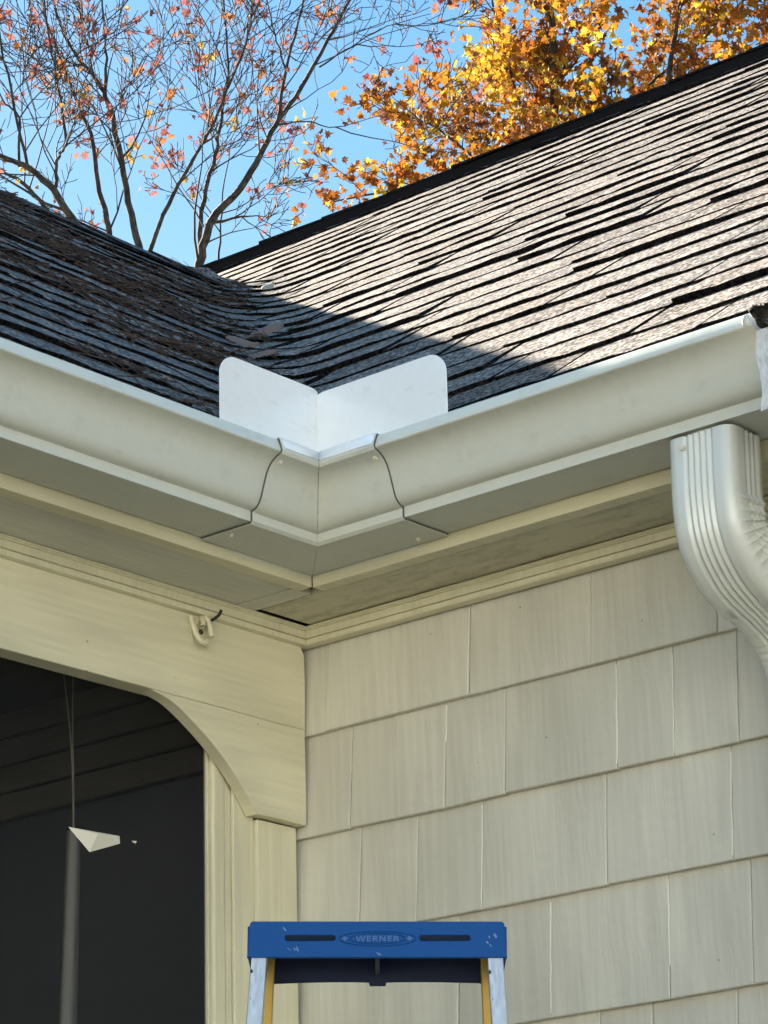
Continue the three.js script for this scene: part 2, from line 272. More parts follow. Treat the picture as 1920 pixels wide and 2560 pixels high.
// right-hand shingled wall
const wallR = mesh('shingled_wall', uvBox(box(.137, .145, 0, 2.66, -.19, 2.5)), M_felt, house);
{
  const bottoms = [2.5325, 2.4066, 2.2796, 2.1453, 2.0175, 1.890, 1.7635];
  const joints = [
    [-.17, -.095, .129, .306, .479, .66, .78, .93], [-.17, -.059, .009, .088, .177, .336, .413, .498, .62, .71, .86], [-.17, -.048, .04, .137, .314, .481, .60, .72, .84],
    [-.17, -.018, .097, .229, .39, .497, .63, .75, .9], [-.17, -.03, .07, .17, .29, .36, .47, .6, .7, .85], [-.17, .0, .11, .2, .34, .45, .57, .68, .8], [-.17, -.03, .12, .25, .34, .48, .6, .75]];
  const shingle = (z0, z1, yb, yt, seed) => {
    const r = rngOf(seed), lean = rr(-.0006, .0008, r), xb = .1245 + lean, xt = .1345 + lean * .3, g = .00045, dy = rr(-.0007, .0007, r), dyz = rr(-.0006, .0006, r), b = .0012;
    const a = z0 + g, c = z1 - g, y0 = yb + dy - dyz, y1 = yb + dy + dyz;
    const P = [[xb + .0008, y0, a], [xb + .0008, y1, c], [xb, y0 + b, a + b], [xb, y1 + b, c - b], [xt, yt, a + b], [xt, yt, c - b], [.1368, y0, a], [.1368, y1, c], [.1368, yt, a], [.1368, yt, c], [xt + .0008, yt, a], [xt + .0008, yt, c]];
    const F = [[0, 1, 3, 2], [2, 3, 5, 4], [6, 7, 1, 0], [0, 2, 4, 10], [3, 1, 11, 5], [6, 0, 10, 8], [1, 7, 9, 11]];
    const pos = [], uv = [], du = r() * 5, dv = r() * 5;
    for (const f of F) for (const i of [f[0], f[1], f[2], f[0], f[2], f[3]]) { pos.push(...P[i]); uv.push(P[i][2] + du + (P[i][0] - .12), P[i][1] + dv); }
    const q = new THREE.BufferGeometry(); q.setAttribute('position', new THREE.Float32BufferAttribute(pos, 3)); q.setAttribute('uv', new THREE.Float32BufferAttribute(uv, 2)); q.computeVertexNormals(); return q;
  };
  let seed = 900;
  bottoms.forEach((yb, c) => { const yt = c ? bottoms[c - 1] + .012 : 2.655; const js = [...joints[c], .99]; for (let i = 0; i < js.length - 1; i++) mesh('wall_shingle', shingle(js[i], js[i + 1], yb, yt, seed++), wallTones[(seed * 7) % 3], wallR); });
  const rest = []; const r = rngOf(77);
  const row = (yb, yt, z) => { while (z < 2.49) { const w = Math.min(rr(.08, .2, r), 2.495 - z); rest.push(shingle(z, z + w, yb, yt, seed++)); z += w + .0001; } };
  bottoms.forEach((yb, c) => row(yb, c ? bottoms[c - 1] + .012 : 2.655, .991));
  for (let c = 7, y = 1.7635 - .127; y > .2; y -= .127, c++) row(y, y + .139, -.17);
  const o = mesh('farther_wall_shingles', mergeGeometries(rest, false), M_wall, wallR); o.userData.kind = 'stuff';
  // caulked joints, paler than the paint
  const caulk = (z, y0, y1, c) => { const yb = bottoms[c], yt = c ? bottoms[c - 1] : 2.643; const x = y => .1240 + .010 * (y - yb) / (yt + .012 - yb); const w = .0011, pts = []; for (let k = 0; k <= 8; k++) { const y = y0 + (y1 - y0) * k / 8; pts.push(V(x(y) + .0004, y, z + rr(-.0005, .0005))); } return new THREE.TubeGeometry(new THREE.CatmullRomCurve3(pts), 10, w, 5); };
  for (const [z, a, b, c] of [[.336, 2.412, 2.528, 1], [.413, 2.41, 2.525, 1], [.088, 2.485, 2.53, 1], [.137, 2.283, 2.402, 2], [.481, 2.285, 2.40, 2], [.229, 2.15, 2.275, 3], [.39, 2.18, 2.275, 3]]) mesh('caulk_bead', caulk(z, a, b, c), M_caulk, wallR);
}

// crown mouldings under the soffit; o = distance out from the wall plane
{
  const prof = [[-.004, 2.6655], [.0140, 2.6655], [.0140, 2.6632], [.0122, 2.6630], [.0122, 2.6612], [.0100, 2.6608], [.0094, 2.6520], [.0062, 2.6516], [.0062, 2.6506], [.0086, 2.6500], [.0090, 2.6470], [.0078, 2.6444], [.0045, 2.6432], [-.004, 2.643]].reverse();
  mesh('crown_moulding', loft(prof, [(o, y) => V(-2.1, y, -.125 + o), (o, y) => V(.1243 - o, y, -.125 + o)]), M_trim, house);
  mesh('crown_moulding', loft(prof, [(o, y) => V(.1247 - o, y, -.125 + o), (o, y) => V(.1247 - o, y, 2.5)]), M_trim, house);
}
// fascia and soffit boards
mesh('fascia_board', swapUV(uvBox(bev(-2.28, -.0006, YF, 2.772, -.0205, 0, .001))), M_trim, house);
mesh('fascia_board', swapUV(uvBox(bev(0, .0205, YF, 2.772, -.0, 2.6, .001))), M_trim, house);
mesh('soffit_board', swapUV(uvBox(bev(-2.28, -.0125, YF + .0012, 2.674, -.129, -.021, .001))), M_soffit, house);
mesh('nailer_strip', uvBox(bev(-.0112, .0212, YF + .0006, 2.674, -.129, -.0215, .0012)), M_soffit, house);
mesh('nailer_strip', uvBox(bev(.0210, .0245, YF + .0016, 2.6745, -.02, 2.58, .0008)), M_soffit, house);
mesh('soffit_board', uvBox(bev(.0262, .140, YF + .0022, 2.676, -.107, 2.58, .001)), M_soffitDirty, house);
mesh('attic_floor', uvBox(box(-2.2, .15, 2.735, 2.745, -.15, -.021)), M_rawWood, house);
mesh('attic_floor', uvBox(box(.021, .15, 2.735, 2.745, -.0209, 2.55)), M_rawWood, house);

// porch front: header, arched bracket, post, stops, screen
{
  mesh('header_board', swapUV(uvBox((() => { const s = new THREE.Shape(); s.moveTo(-2.2, 2.5405); s.lineTo(.1215, 2.5405); s.lineTo(.1225, 2.60); s.lineTo(.1215, 2.634); s.lineTo(.1165, 2.642); s.lineTo(.115, 2.664); s.lineTo(-2.2, 2.664); const g = new THREE.ExtrudeGeometry(s, { depth: .026, bevelEnabled: true, bevelSize: .0008, bevelThickness: .0008, bevelSegments: 1 }); g.translate(0, 0, -.1518); return g; })())), M_trim, house);
  const s = new THREE.Shape(); s.moveTo(-.139, 2.5390); const arch = [[-.1049, 2.5310], [-.0627, 2.5087], [-.024, 2.4823], [.0072, 2.4543], [.0268, 2.4324], [.0346, 2.4225]].map(p => new THREE.Vector2(...p));
  s.splineThru(arch); s.lineTo(.0352, 2.4215); s.lineTo(.075, 2.4222); s.lineTo(.1215, 2.4212); s.lineTo(.1222, 2.46); s.lineTo(.1215, 2.5390);
  const g = new THREE.ExtrudeGeometry(s, { depth: .0170, bevelEnabled: true, bevelSize: .0006, bevelThickness: .0006, bevelSegments: 1, curveSegments: 24 }); g.translate(0, 0, -.1432);
  mesh('caulk_bead', new THREE.TubeGeometry(new THREE.CatmullRomCurve3([V(-.125, 2.5396, -.1252), V(-.05, 2.5400, -.1249), V(.04, 2.5394, -.1251), V(.121, 2.5398, -.1250)]), 40, .0011, 6), M_trim, house);
  mesh('arched_bracket', swapUV(uvBox(g)), M_trim, house);
  mesh('post_board', uvBox(bev(.0505, .1185, .0, 2.4195, -.17, -.139, .001)), M_trim, house);
  mesh('screen_stop', uvBox(bev(.0155, .0500, .0, 2.56, -.159, -.1450, .0012)), M_trim, house);
  mesh('screen_stop', uvBox(bev(.0046, .0148, .0, 2.56, -.159, -.1482, .002)), M_trim, house);
  mesh('screen_stop', uvBox(bev(-.0175, .0038, .0, 2.56, -.159, -.1462, .004)), M_trim, house);
  mesh('screen_stop', uvBox(bev(-.0214, -.0181, .0, 2.56, -.159, -.1520, .001)), M_trim, house);
  mesh('head_stop', swapUV(uvBox(bev(-2.2, -.0216, 2.5512, 2.59, -.1600, -.1526, .001))), M_trim, house);
  mesh('post_board', uvBox(bev(-2.2, -2.05, .0, 2.5345, -.17, -.139, .001)), M_trim, house);
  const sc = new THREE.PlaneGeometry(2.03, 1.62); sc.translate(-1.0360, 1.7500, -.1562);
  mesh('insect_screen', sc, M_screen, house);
}
// weathered return at the right-hand end of the gutter
mesh('peeling_trim', uvBox((() => { const g = new THREE.BoxGeometry(.16, .085, .07, 6, 12, 4), p = g.attributes.position, r = rngOf(15); for (let i = 0; i < p.count; i++) { const x = p.getX(i), y = p.getY(i), z = p.getZ(i), k = Math.sin(x * 190 + y * 77) * Math.cos(y * 140 + z * 90); p.setXYZ(i, x + .001 * k, y + .001 * Math.sin(z * 160 + x * 120), z + .0018 * Math.sin(y * 90 + x * 40)); } g.computeVertexNormals(); g.translate(-.070, 2.6900, .7670); return g; })()), M_peel, house);
mesh('peeling_trim', uvBox((() => { const g = new THREE.BoxGeometry(.14, .05, .07, 6, 6, 4), p = g.attributes.position; for (let i = 0; i < p.count; i++) { const x = p.getX(i), y = p.getY(i), z = p.getZ(i); p.setXYZ(i, x, y, z + .004 * Math.sin(y * 60 + 1)); } g.computeVertexNormals(); g.translate(-.05, 2.6130, .7765); return g; })()), M_peel, house);
{
  const g = new THREE.SphereGeometry(1, 20, 12), p = g.attributes.position, r = rngOf(3); for (let i = 0; i < p.count; i++) { const x = p.getX(i), y = p.getY(i), z = p.getZ(i); p.setXYZ(i, x * .085, y * .0085 + .004 * Math.sin(z * 5 + x * 3), z * .05 + .003 * Math.sin(x * 9)); } g.computeVertexNormals(); g.rotateX(.10); g.translate(-.095, 2.7440, .7640);
  const cg = uvBox(g); cg.setAttribute('color', new THREE.Float32BufferAttribute(new Float32Array(cg.attributes.position.count * 3).fill(.07), 3)); mesh('curled_shingle', cg, M_shingle, house).userData.label = 'curled black shingle end over the peeling white trim';
}

// ------------------------------------------------------------------ added sunlit house, unseen behind the viewer: its front throws the light that fills the shaded corner
{
  const M_siding = M('pale grey-green siding', lin(.60, .655, .665), .6), M_roofN = M('grey roof', lin(.09, .09, .10), .9), M_glass = M('window glass', lin(.05, .06, .07), .08), M_white = M('white trim', lin(.8, .8, .78), .5), M_door = M('red door', lin(.3, .04, .03), .5);
  const h = thing('added_fill_house', 'added unseen pale clapboard house, sunlit to fill the shaded corner', 'house'); h.position.set(-10.4, 0, 8.9); h.rotation.y = Math.atan2(.76, -.65);
  mesh('wall', uvBox(box(-9, 9, 0, 5.8, -8, -.02)), M_siding, h);
  for (let i = 0; i < 29; i++) { const y = .2 + i * .19; const g = box(-9, 9, y, y + .188, -.018, .0); const p = g.attributes.position; for (let k = 0; k < p.count; k++) if (p.getZ(k) > -.01 && p.getY(k) > y + .1) p.setZ(k, -.012); g.computeVertexNormals(); mesh('clapboard', uvBox(g), M_siding, h); }
  const s = new THREE.Shape([[-.5, 5.7], [-4, 8.6], [-8.5, 5.7], [-8.5, 5.55], [-4, 8.4], [.5, 5.55], [.5, 5.7]].map(p => new THREE.Vector2(...p)));
  const rs = new THREE.Shape([[.5, 5.6], [-4, 8.6], [-8.5, 5.6]].map(p => new THREE.Vector2(...p))); const rg = new THREE.ExtrudeGeometry(rs, { depth: 18.8, bevelEnabled: false }); rg.rotateY(-Math.PI / 2); rg.scale(1, 1, 1); rg.translate(9.4, .21, 0); mesh('roof', uvBox(rg), M_roofN, h);
  for (const [x, y] of [[-6.8, 1.1], [-3.8, 1.1], [3.8, 1.1], [6.8, 1.1], [-6.8, 3.7], [-3.8, 3.7], [0, 3.7], [3.8, 3.7], [6.8, 3.7]]) { const w = mesh('window', uvBox(merge([box(x - .55, x - .45, y, y + 1.4, .001, .05), box(x + .45, x + .55, y, y + 1.4, .001, .05), box(x - .45, x + .45, y, y + .1, .001, .05), box(x - .45, x + .45, y + 1.3, y + 1.4, .001, .05), box(x - .45, x + .45, y + .68, y + .72, .001, .045)])), M_white, h); mesh('pane', uvBox(box(x - .449, x + .449, y + .101, y + 1.299, .002, .02)), M_glass, w); }
  const d = mesh('door', uvBox(bev(-.48, .48, .15, 2.25, .001, .06, .01)), M_door, h); mesh('handle', new THREE.SphereGeometry(.04, 12, 8).translate(.36, 1.1, .09), M_screw, d);
}
// ------------------------------------------------------------------ gutters
const ogee = new THREE.CatmullRomCurve3([[.0803, .0127], [.0872, .0148], [.0928, .0205], [.0967, .030], [.1010, .0430], [.1055, .0540], [.1118, .0625], [.1195, .0678], [.1262, .0706]].map(p => V(p[0], p[1], 0)), false, 'centripetal').getPoints(22).map(p => [p.x, p.y]);
const gutterLine = [[.0022, .092], [.0022, .0015], [.0035, 0], [.0795, 0], [.0800, .0004], [.0800, .0123], ...ogee, [.1272, .0720], [.1260, .0770], [.1222, .0860], [.1204, .0870], [.1120, .0862]];
const SX = -.190, SZ = .2105, ZE = .712;
const gl = sheetLoop(gutterLine, .0007).map(([d, y]) => [d, y + YG]);
{
  const a = thing('gutter', 'cream gutter run along the shaded left eave above the porch', 'gutter', 'gutter runs along the eaves');
  mesh('trough', loft(gl, [(d, y) => V(-2.3, y, d), (d, y) => V(Math.min(SX + .045, -.0), y, d)], true, .42), M_gutter, a);
  const b = thing('gutter', 'cream gutter run along the right eave, with a downspout', 'gutter', 'gutter runs along the eaves');
  mesh('trough', loft(gl, [(d, y) => V(-d, y, SZ - .045), (d, y) => V(-d, y, ZE)], true, .42), M_gutter, b);
  const capLoop = [[.0022, .002], [.079, .002], ...gutterLine.slice(5, -2), [.118, .084], [.0022, .088]].map(([d, y]) => [d - .0009, y + YG]);
  mesh('end_cap', loft(capLoop, [(d, y) => V(-d, y, ZE - .002), (d, y) => V(-d, y, ZE + .0008)], true, .9), M_gutter, b);
  const sg = new THREE.IcosahedronGeometry(.0062, 3), p = sg.attributes.position; for (let i = 0; i < p.count; i++) p.setXYZ(i, p.getX(i) * .55, p.getY(i) * 1.05 + .001 * Math.sin(p.getX(i) * 900), p.getZ(i) * .8); sg.computeVertexNormals(); sg.translate(-.1262, YG + .0775, ZE - .006);
  mesh('sealant_blob', sg, M_sealant, b);
}
// strip mitre over both ends
{
  const m = thing('corner_miter', 'short cream gutter corner piece screwed over both gutter ends', 'gutter corner');
  const line = gutterLine.slice(2, -1).map(p => [...p]);
  const lp = sheetLoop(line, .0008, .0030).map(([d, y]) => [d, y + YG]);
  const e = .0004;
  mesh('miter_half', loft(lp, [(d, y) => V(SX - .055 * 0 - .0 + (y > YG + .078 ? .001 : 0), y, d), (d, y) => V(-d - e, y, d)], true, .42), M_gutter, m);
  mesh('miter_half', loft(lp, [(d, y) => V(-d, y, d + e), (d, y) => V(-d, y, SZ)], true, .42), M_gutter, m);
  const gapStrip = sheetLoop(gutterLine.slice(2, -2), .0016, .0020).map(([d, y]) => [d, y + YG]);  // dark strip in the mitre gap; the shade of the gap is its colour
  mesh('seam_gap_strip', loft(gapStrip, [(d, y) => V(SX - .0007, y, d), (d, y) => V(SX + .004, y, d)], true, .9), M_seam, m);
  mesh('seam_gap_strip', loft(gapStrip, [(d, y) => V(-d, y, SZ - .004), (d, y) => V(-d, y, SZ + .0007)], true, .9), M_seam, m);
  const head = r => { const g = new THREE.LatheGeometry([[0, .0022], [.6, .0020], [.9, .0010], [1, 0]].map(([a, b]) => new THREE.Vector2(a * r, b)), 14); return g; };
  const hex = r => new THREE.CylinderGeometry(r * .62, r * .66, .0024, 6).translate(0, .0026, 0);
  const put = (p, n) => { const o = mesh('screw', merge([head(.0036), hex(.0036)]), M_screw, m); o.position.copy(p); o.quaternion.setFromUnitVectors(V(0, 1, 0), n.normalize()); };
  put(V(SX + .0085, YG + .0640, .1160), V(0, -.45, .9)); put(V(-.1160, YG + .0640, SZ - .0085), V(-.9, -.45, 0));
  put(V(-.180, YG - .0026, .040), V(0, -1, 0)); put(V(-.020, YG - .0026, .180), V(0, -1, 0));
}
// splash guard
{
  const m = thing('splash_guard', 'white folded metal splash guard standing on the gutter corner', 'splash guard');
  const D = .1150, y0 = YG + .079, y1 = 2.8485, t = .0009;
  const plate = (len, h) => { const s = new THREE.Shape(), R = .026; s.moveTo(0, y0); s.lineTo(len, y0); s.lineTo(len, h - R); s.absarc(len - R, h - R, R, 0, Math.PI / 2, false); s.lineTo(.012, h); s.quadraticCurveTo(.004, h, 0, h - .003); return new THREE.ExtrudeGeometry(s, { depth: t, bevelEnabled: true, bevelSize: .0002, bevelThickness: .0002, bevelSegments: 1, curveSegments: 16 }); };
  const a = plate(.276 - D, y1 + .001); a.scale(-1, 1, 1); const ia = a.index; a.translate(-D, 0, D); { const p = a.attributes.position; for (let i = 0; i < p.count; i += 3) { const x = p.getX(i), y = p.getY(i), z = p.getZ(i); p.setXYZ(i, p.getX(i + 1), p.getY(i + 1), p.getZ(i + 1)); p.setXYZ(i + 1, x, y, z); } a.computeVertexNormals(); }
  mesh('guard_plate', uvBox(a), M_guard, m);
  const b = plate(.3065 - D, y1 - .004); b.rotateY(-Math.PI / 2); b.translate(-D, 0, D); b.computeVertexNormals();
  mesh('guard_plate', uvBox(b), M_guard, m);
  mesh('guard_fold', new THREE.CylinderGeometry(.0011, .0011, y1 - y0 - .004, 10).translate(-D, (y0 + y1) / 2 - .002, D), M_guard, m);
  // front flange of the guard folded over the mitre's lip
  const fl = [[.1140, .0886], [.1212, .0898], [.1250, .0870], [.1292, .0770], [.1306, .0742]];
  const flp = sheetLoop(fl.slice().reverse(), .0006, .0).map(([d, y]) => [d, y + YG + .0008]);
  mesh('guard_flange', loft(flp, [(d, y) => V(SX + .0035, y, d), (d, y) => V(-d - .0004, y, d)], true, .9), M_guard, m);
  mesh('guard_flange', loft(flp, [(d, y) => V(-d, y, d + .0004), (d, y) => V(-d, y, SZ - .002)], true, .9), M_guard, m);
}
// ------------------------------------------------------------------ downspout
{
  const m = thing('downspout', 'cream corrugated downspout elbow dropping from the right gutter', 'downspout');
  // front-face path in x,y (from gutter outlet back to the wall)
  const front = new THREE.CatmullRomCurve3([[-.0792, 2.6775], [-.0796, 2.655], [-.0808, 2.617], [-.0795, 2.590], [-.0755, 2.568], [-.0636, 2.5445], [-.0391, 2.520], [-.0198, 2.5092], [.009, 2.4975], [.0288, 2.4895], [.0520, 2.4790], [.0655, 2.4640], [.0735, 2.4440], [.0765, 2.4200], [.0770, 2.36], [.0770, 2.0], [.0770, .3]].map(p => V(p[0], p[1], 0)), false, 'centripetal');
  const zc = .6065, W = .082; let DP = .064;
  // cross-section ring: (a across z, b depth inward); ribs pressed in
  const ring = sc => {
    const P = [], w = W * sc / 2, d = DP * sc, rc = .013;
    const rib = (t, n, amp) => { const s = t * n; const f = s - Math.floor(s); return -amp * Math.pow(Math.sin(Math.PI * f), 2); };
    const N = 56; for (let i = 0; i <= N; i++) { const t = i / N, a = -w + rc + (2 * w - 2 * rc) * t; const inb = t > .16 && t < .84; P.push([a, inb ? .0028 * Math.pow(Math.sin((t - .16) / .68 * Math.PI * 5), 2) : 0]); }
    for (let k = 1; k < 4; k++) { const q = k / 4 * Math.PI / 2; P.push([w - rc + rc * Math.sin(q), rc - rc * Math.cos(q)]); }
    const S = 28; for (let i = 0; i <= S; i++) { const t = i / S, b = rc + (d - 2 * rc) * t; const inb = t > .3 && t < .95; P.push([w - (inb ? .0022 * Math.pow(Math.sin((t - .3) / .65 * Math.PI * 3), 2) : 0), b]); }
    for (let k = 1; k < 4; k++) { const q = k / 4 * Math.PI / 2; P.push([w - rc + rc * Math.cos(q), d - rc + rc * Math.sin(q)]); }
    P.push([w - rc, d], [-w + rc, d]);
    for (let k = 1; k < 4; k++) { const q = k / 4 * Math.PI / 2; P.push([-w + rc - rc * Math.sin(q), d - rc + rc * Math.cos(q)]); }
    for (let i = 0; i <= 6; i++) P.push([-w, d - rc - (d - 2 * rc) * i / 6]);
    for (let k = 1; k < 4; k++) { const q = k / 4 * Math.PI / 2; P.push([-w + rc - rc * Math.cos(q), rc - rc * Math.sin(q)]); }
    return P;
  };
  const L = front.getLength();
  function section(s0, s1, n, sc, crimps) {
    const loop = ring(sc), pos = [], idx = [], rows = [];
    for (let i = 0; i <= n; i++) {
      const s = s0 + (s1 - s0) * i / n, u = Math.min(.9999, Math.max(0, s / L)), p = front.getPointAt(u), tg = front.getTangentAt(u), nn = V(-tg.y, tg.x, 0); // inward normal (towards the wall side)
      if (nn.x < 0 && Math.abs(tg.y) > .5) nn.negate();
      const row = loop.map(([a, b]) => {
        let bb = b, aa = a, along = 0;
        for (const [c, inner, amp, dir] of crimps) { // wedge crimps: folds that open towards the inner side of the bend
          const depth = inner > 0 ? b / (DP) : 1 - b / (DP); if (depth > .04) { const wdt = .0022 + .0056 * depth, q = (s - c) / wdt; if (q > -1 && q < 1.0) { const f = q < .55 ? (q + 1) / 1.55 : (1 - q) / .45; const sd = Math.min(1, Math.max(0, (Math.abs(a) - .0345) / .005)); const k = amp * f * Math.min(1, Math.max(0, depth - .08) * 3.5) * (depth > .8 ? .6 : 1); aa += Math.sign(a) * k * sd; if (inner < 0 && b < DP * .12) bb -= k * .8; } }
        }
        return V(p.x + nn.x * bb, p.y + nn.y * bb, zc + aa);
      });
      rows.push(row);
    }
    const K = loop.length; for (const r of rows) for (const v of r) pos.push(v.x, v.y, v.z);
    for (let i = 0; i < n; i++) for (let k = 0; k < K; k++) { const a = i * K + k, b = i * K + (k + 1) % K, c = a + K, d = b + K; idx.push(a, c, b, b, c, d); }
    let g = new THREE.BufferGeometry(); g.setAttribute('position', new THREE.Float32BufferAttribute(pos, 3)); g.setIndex(idx); g = creased(g, .7); return uvBox(g);
  }
  const sAt = y => { let best = 0, bd = 9; for (let i = 0; i <= 4000; i++) { const p = front.getPointAt(i / 4000 * .4); if (Math.abs(p.y - y) < bd) { bd = Math.abs(p.y - y); best = i / 4000 * .4 * L; } } return best; };
  const sJ = sAt(2.4985);
  const cr = []; for (let k = 0; k < 8; k++) cr.push([sAt(2.600) + k * .0138, 1, .0042, 1]);
  mesh('elbow', section(0, sJ, 220, 1.0, cr), M_spout, m);
  const cr2 = []; for (let k = 0; k < 8; k++) cr2.push([sJ + .042 + k * .0085, -1, .0032, 1]);
  DP = .047;
  mesh('lower_elbow', section(sJ - .02, sJ + .16, 160, .935, cr2), M_spout, m);
  mesh('leader_pipe', section(sJ + .14, L * .999, 40, .93, []), M_spout, m);
  mesh('outlet_tube', uvBox((() => { const g = new THREE.CylinderGeometry(.026, .026, .045, 32, 1, true); g.scale(1, 1, 1.35); g.translate(-.0470, YG - .016, zc); return g; })()), M_gutter, m);
  const o = mesh('screw', merge([new THREE.CylinderGeometry(.0038, .0042, .0016, 12), new THREE.CylinderGeometry(.0026, .0028, .0036, 6)]), M_screw, m); o.rotation.z = Math.PI / 2; o.position.set(-.0805, 2.6655, zc - .0185);
}
// ------------------------------------------------------------------ painted hook on the header
{
  const m = thing('wall_hook', 'painted-over metal hook bracket screwed to the porch header', 'hook');
  const z = -.1247;
  const tube = (pts, r) => new THREE.TubeGeometry(new THREE.CatmullRomCurve3(pts.map(p => V(...p))), 24, r, 8);
  const s = new THREE.Shape(); s.moveTo(-.0795, 2.6375); s.lineTo(-.0590, 2.6405); s.lineTo(-.0560, 2.612); s.quadraticCurveTo(-.064, 2.6065, -.0715, 2.6095); s.quadraticCurveTo(-.0795, 2.615, -.0795, 2.6375);
  mesh('mounting_plate', uvBox(new THREE.ExtrudeGeometry(s, { depth: .0016, bevelEnabled: true, bevelSize: .0006, bevelThickness: .0006, bevelSegments: 2 }).translate(0, 0, z)), M_trim, m);
  mesh('hook', uvBox(tube([[-.0800, 2.6385, z + .004], [-.0806, 2.6250, z + .009], [-.0780, 2.6115, z + .014], [-.0715, 2.6055, z + .017], [-.0655, 2.6085, z + .017]], .0034)), M_trim, m);
  mesh('hook_arm', uvBox(tube([[-.0630, 2.6405, z + .004], [-.0655, 2.6340, z + .010], [-.0690, 2.6265, z + .012]], .0032)), M_trim, m);
  mesh('hook_arm', uvBox(tube([[-.0575, 2.6430, z + .006], [-.0580, 2.6310, z + .013], [-.0560, 2.6165, z + .014]], .0034)), M_trim, m);
  mesh('dark_hollow', new THREE.SphereGeometry(.0032, 12, 8).scale(1.1, 1, .5).translate(-.0625, 2.6235, z + .0035), M_hollow, m);  // dark bead for a small hole, its shade put into the colour
  for (const [x, y, q] of [[-.0735, 2.6335, .0032], [-.0535, 2.6100, .0034], [-.0440, 2.6320, .0016]]) { const g = new THREE.SphereGeometry(q, 12, 8); g.scale(1, 1.25, .9); g.translate(x, y, z + .0045); mesh('screw', uvBox(g), M_trim, m); }
  mesh('ring', uvBox(new THREE.TorusGeometry(.0042, .0015, 8, 20).scale(.8, 1.2, 1).translate(-.0490, 2.6375, z + .005)), M_trim, m);
  mesh('bent_nail', uvBox(tube([[-.0485, 2.6390, z + .004], [-.0465, 2.6450, z + .0175], [-.0445, 2.6510, z + .0195]], .0019)), M_deck, m);
}
// ------------------------------------------------------------------ things behind the screen
{
  const z = -.30;
  const p = thing('hanging_pole', 'tapered grey pole hanging on two cords behind the porch screen', 'pole');
  const s = [V(-.0960, 2.4090, z), V(-.1030, 2.20, z), V(-.1080, 1.9, z)];
  const g = new THREE.CylinderGeometry(.0085, .0150, .56, 4, 1).rotateY(.7); g.translate(0, -.28, 0); g.rotateZ(-.026); g.translate(-.0960, 2.4090, z);
  mesh('pole', uvBox(g.toNonIndexed()), M_grey, p);
  const cord = pts => new THREE.TubeGeometry(new THREE.CatmullRomCurve3(pts.map(q => V(...q))), 24, .0009, 6);
  mesh('cord', cord([[-.0965, 2.405, z], [-.0985, 2.47, z], [-.1050, 2.54, z], [-.1300, 2.675, z]]), M_cord, p);
  mesh('cord', cord([[-.0955, 2.405, z], [-.0970, 2.47, z], [-.0995, 2.54, z], [-.0990, 2.675, z]]), M_cord, p);
  const c = thing('folded_scrap', 'pale folded angular scrap caught on the porch screen beside the pole', 'scrap');
  const P = [[-.2236, 2.3715, -.1705], [-.1440, 2.3736, -.1705], [-.1454, 2.3642, -.168], [-.1947, 2.3464, -.166], [-.1877, 2.3680, -.160]].map(q => V(q[0] - .0187, q[1] - .0058, q[2] + .0165));
  const b = new THREE.BufferGeometry(), T = [[0, 4, 1], [1, 4, 2], [2, 4, 3], [3, 4, 0], [0, 1, 3], [1, 2, 3]], pos = []; for (const t of T) for (const i of t) pos.push(P[i].x, P[i].y, P[i].z); b.setAttribute('position', new THREE.Float32BufferAttribute(pos, 3)); b.computeVertexNormals();
  M_paper.side = THREE.DoubleSide; mesh('sheet', uvBox(b), M_paper, c);
  mesh('crumb', new THREE.TetrahedronGeometry(.0042).scale(1.3, .55, .5).translate(-.1397, 2.3644, -.1535), M_paper, c);
}
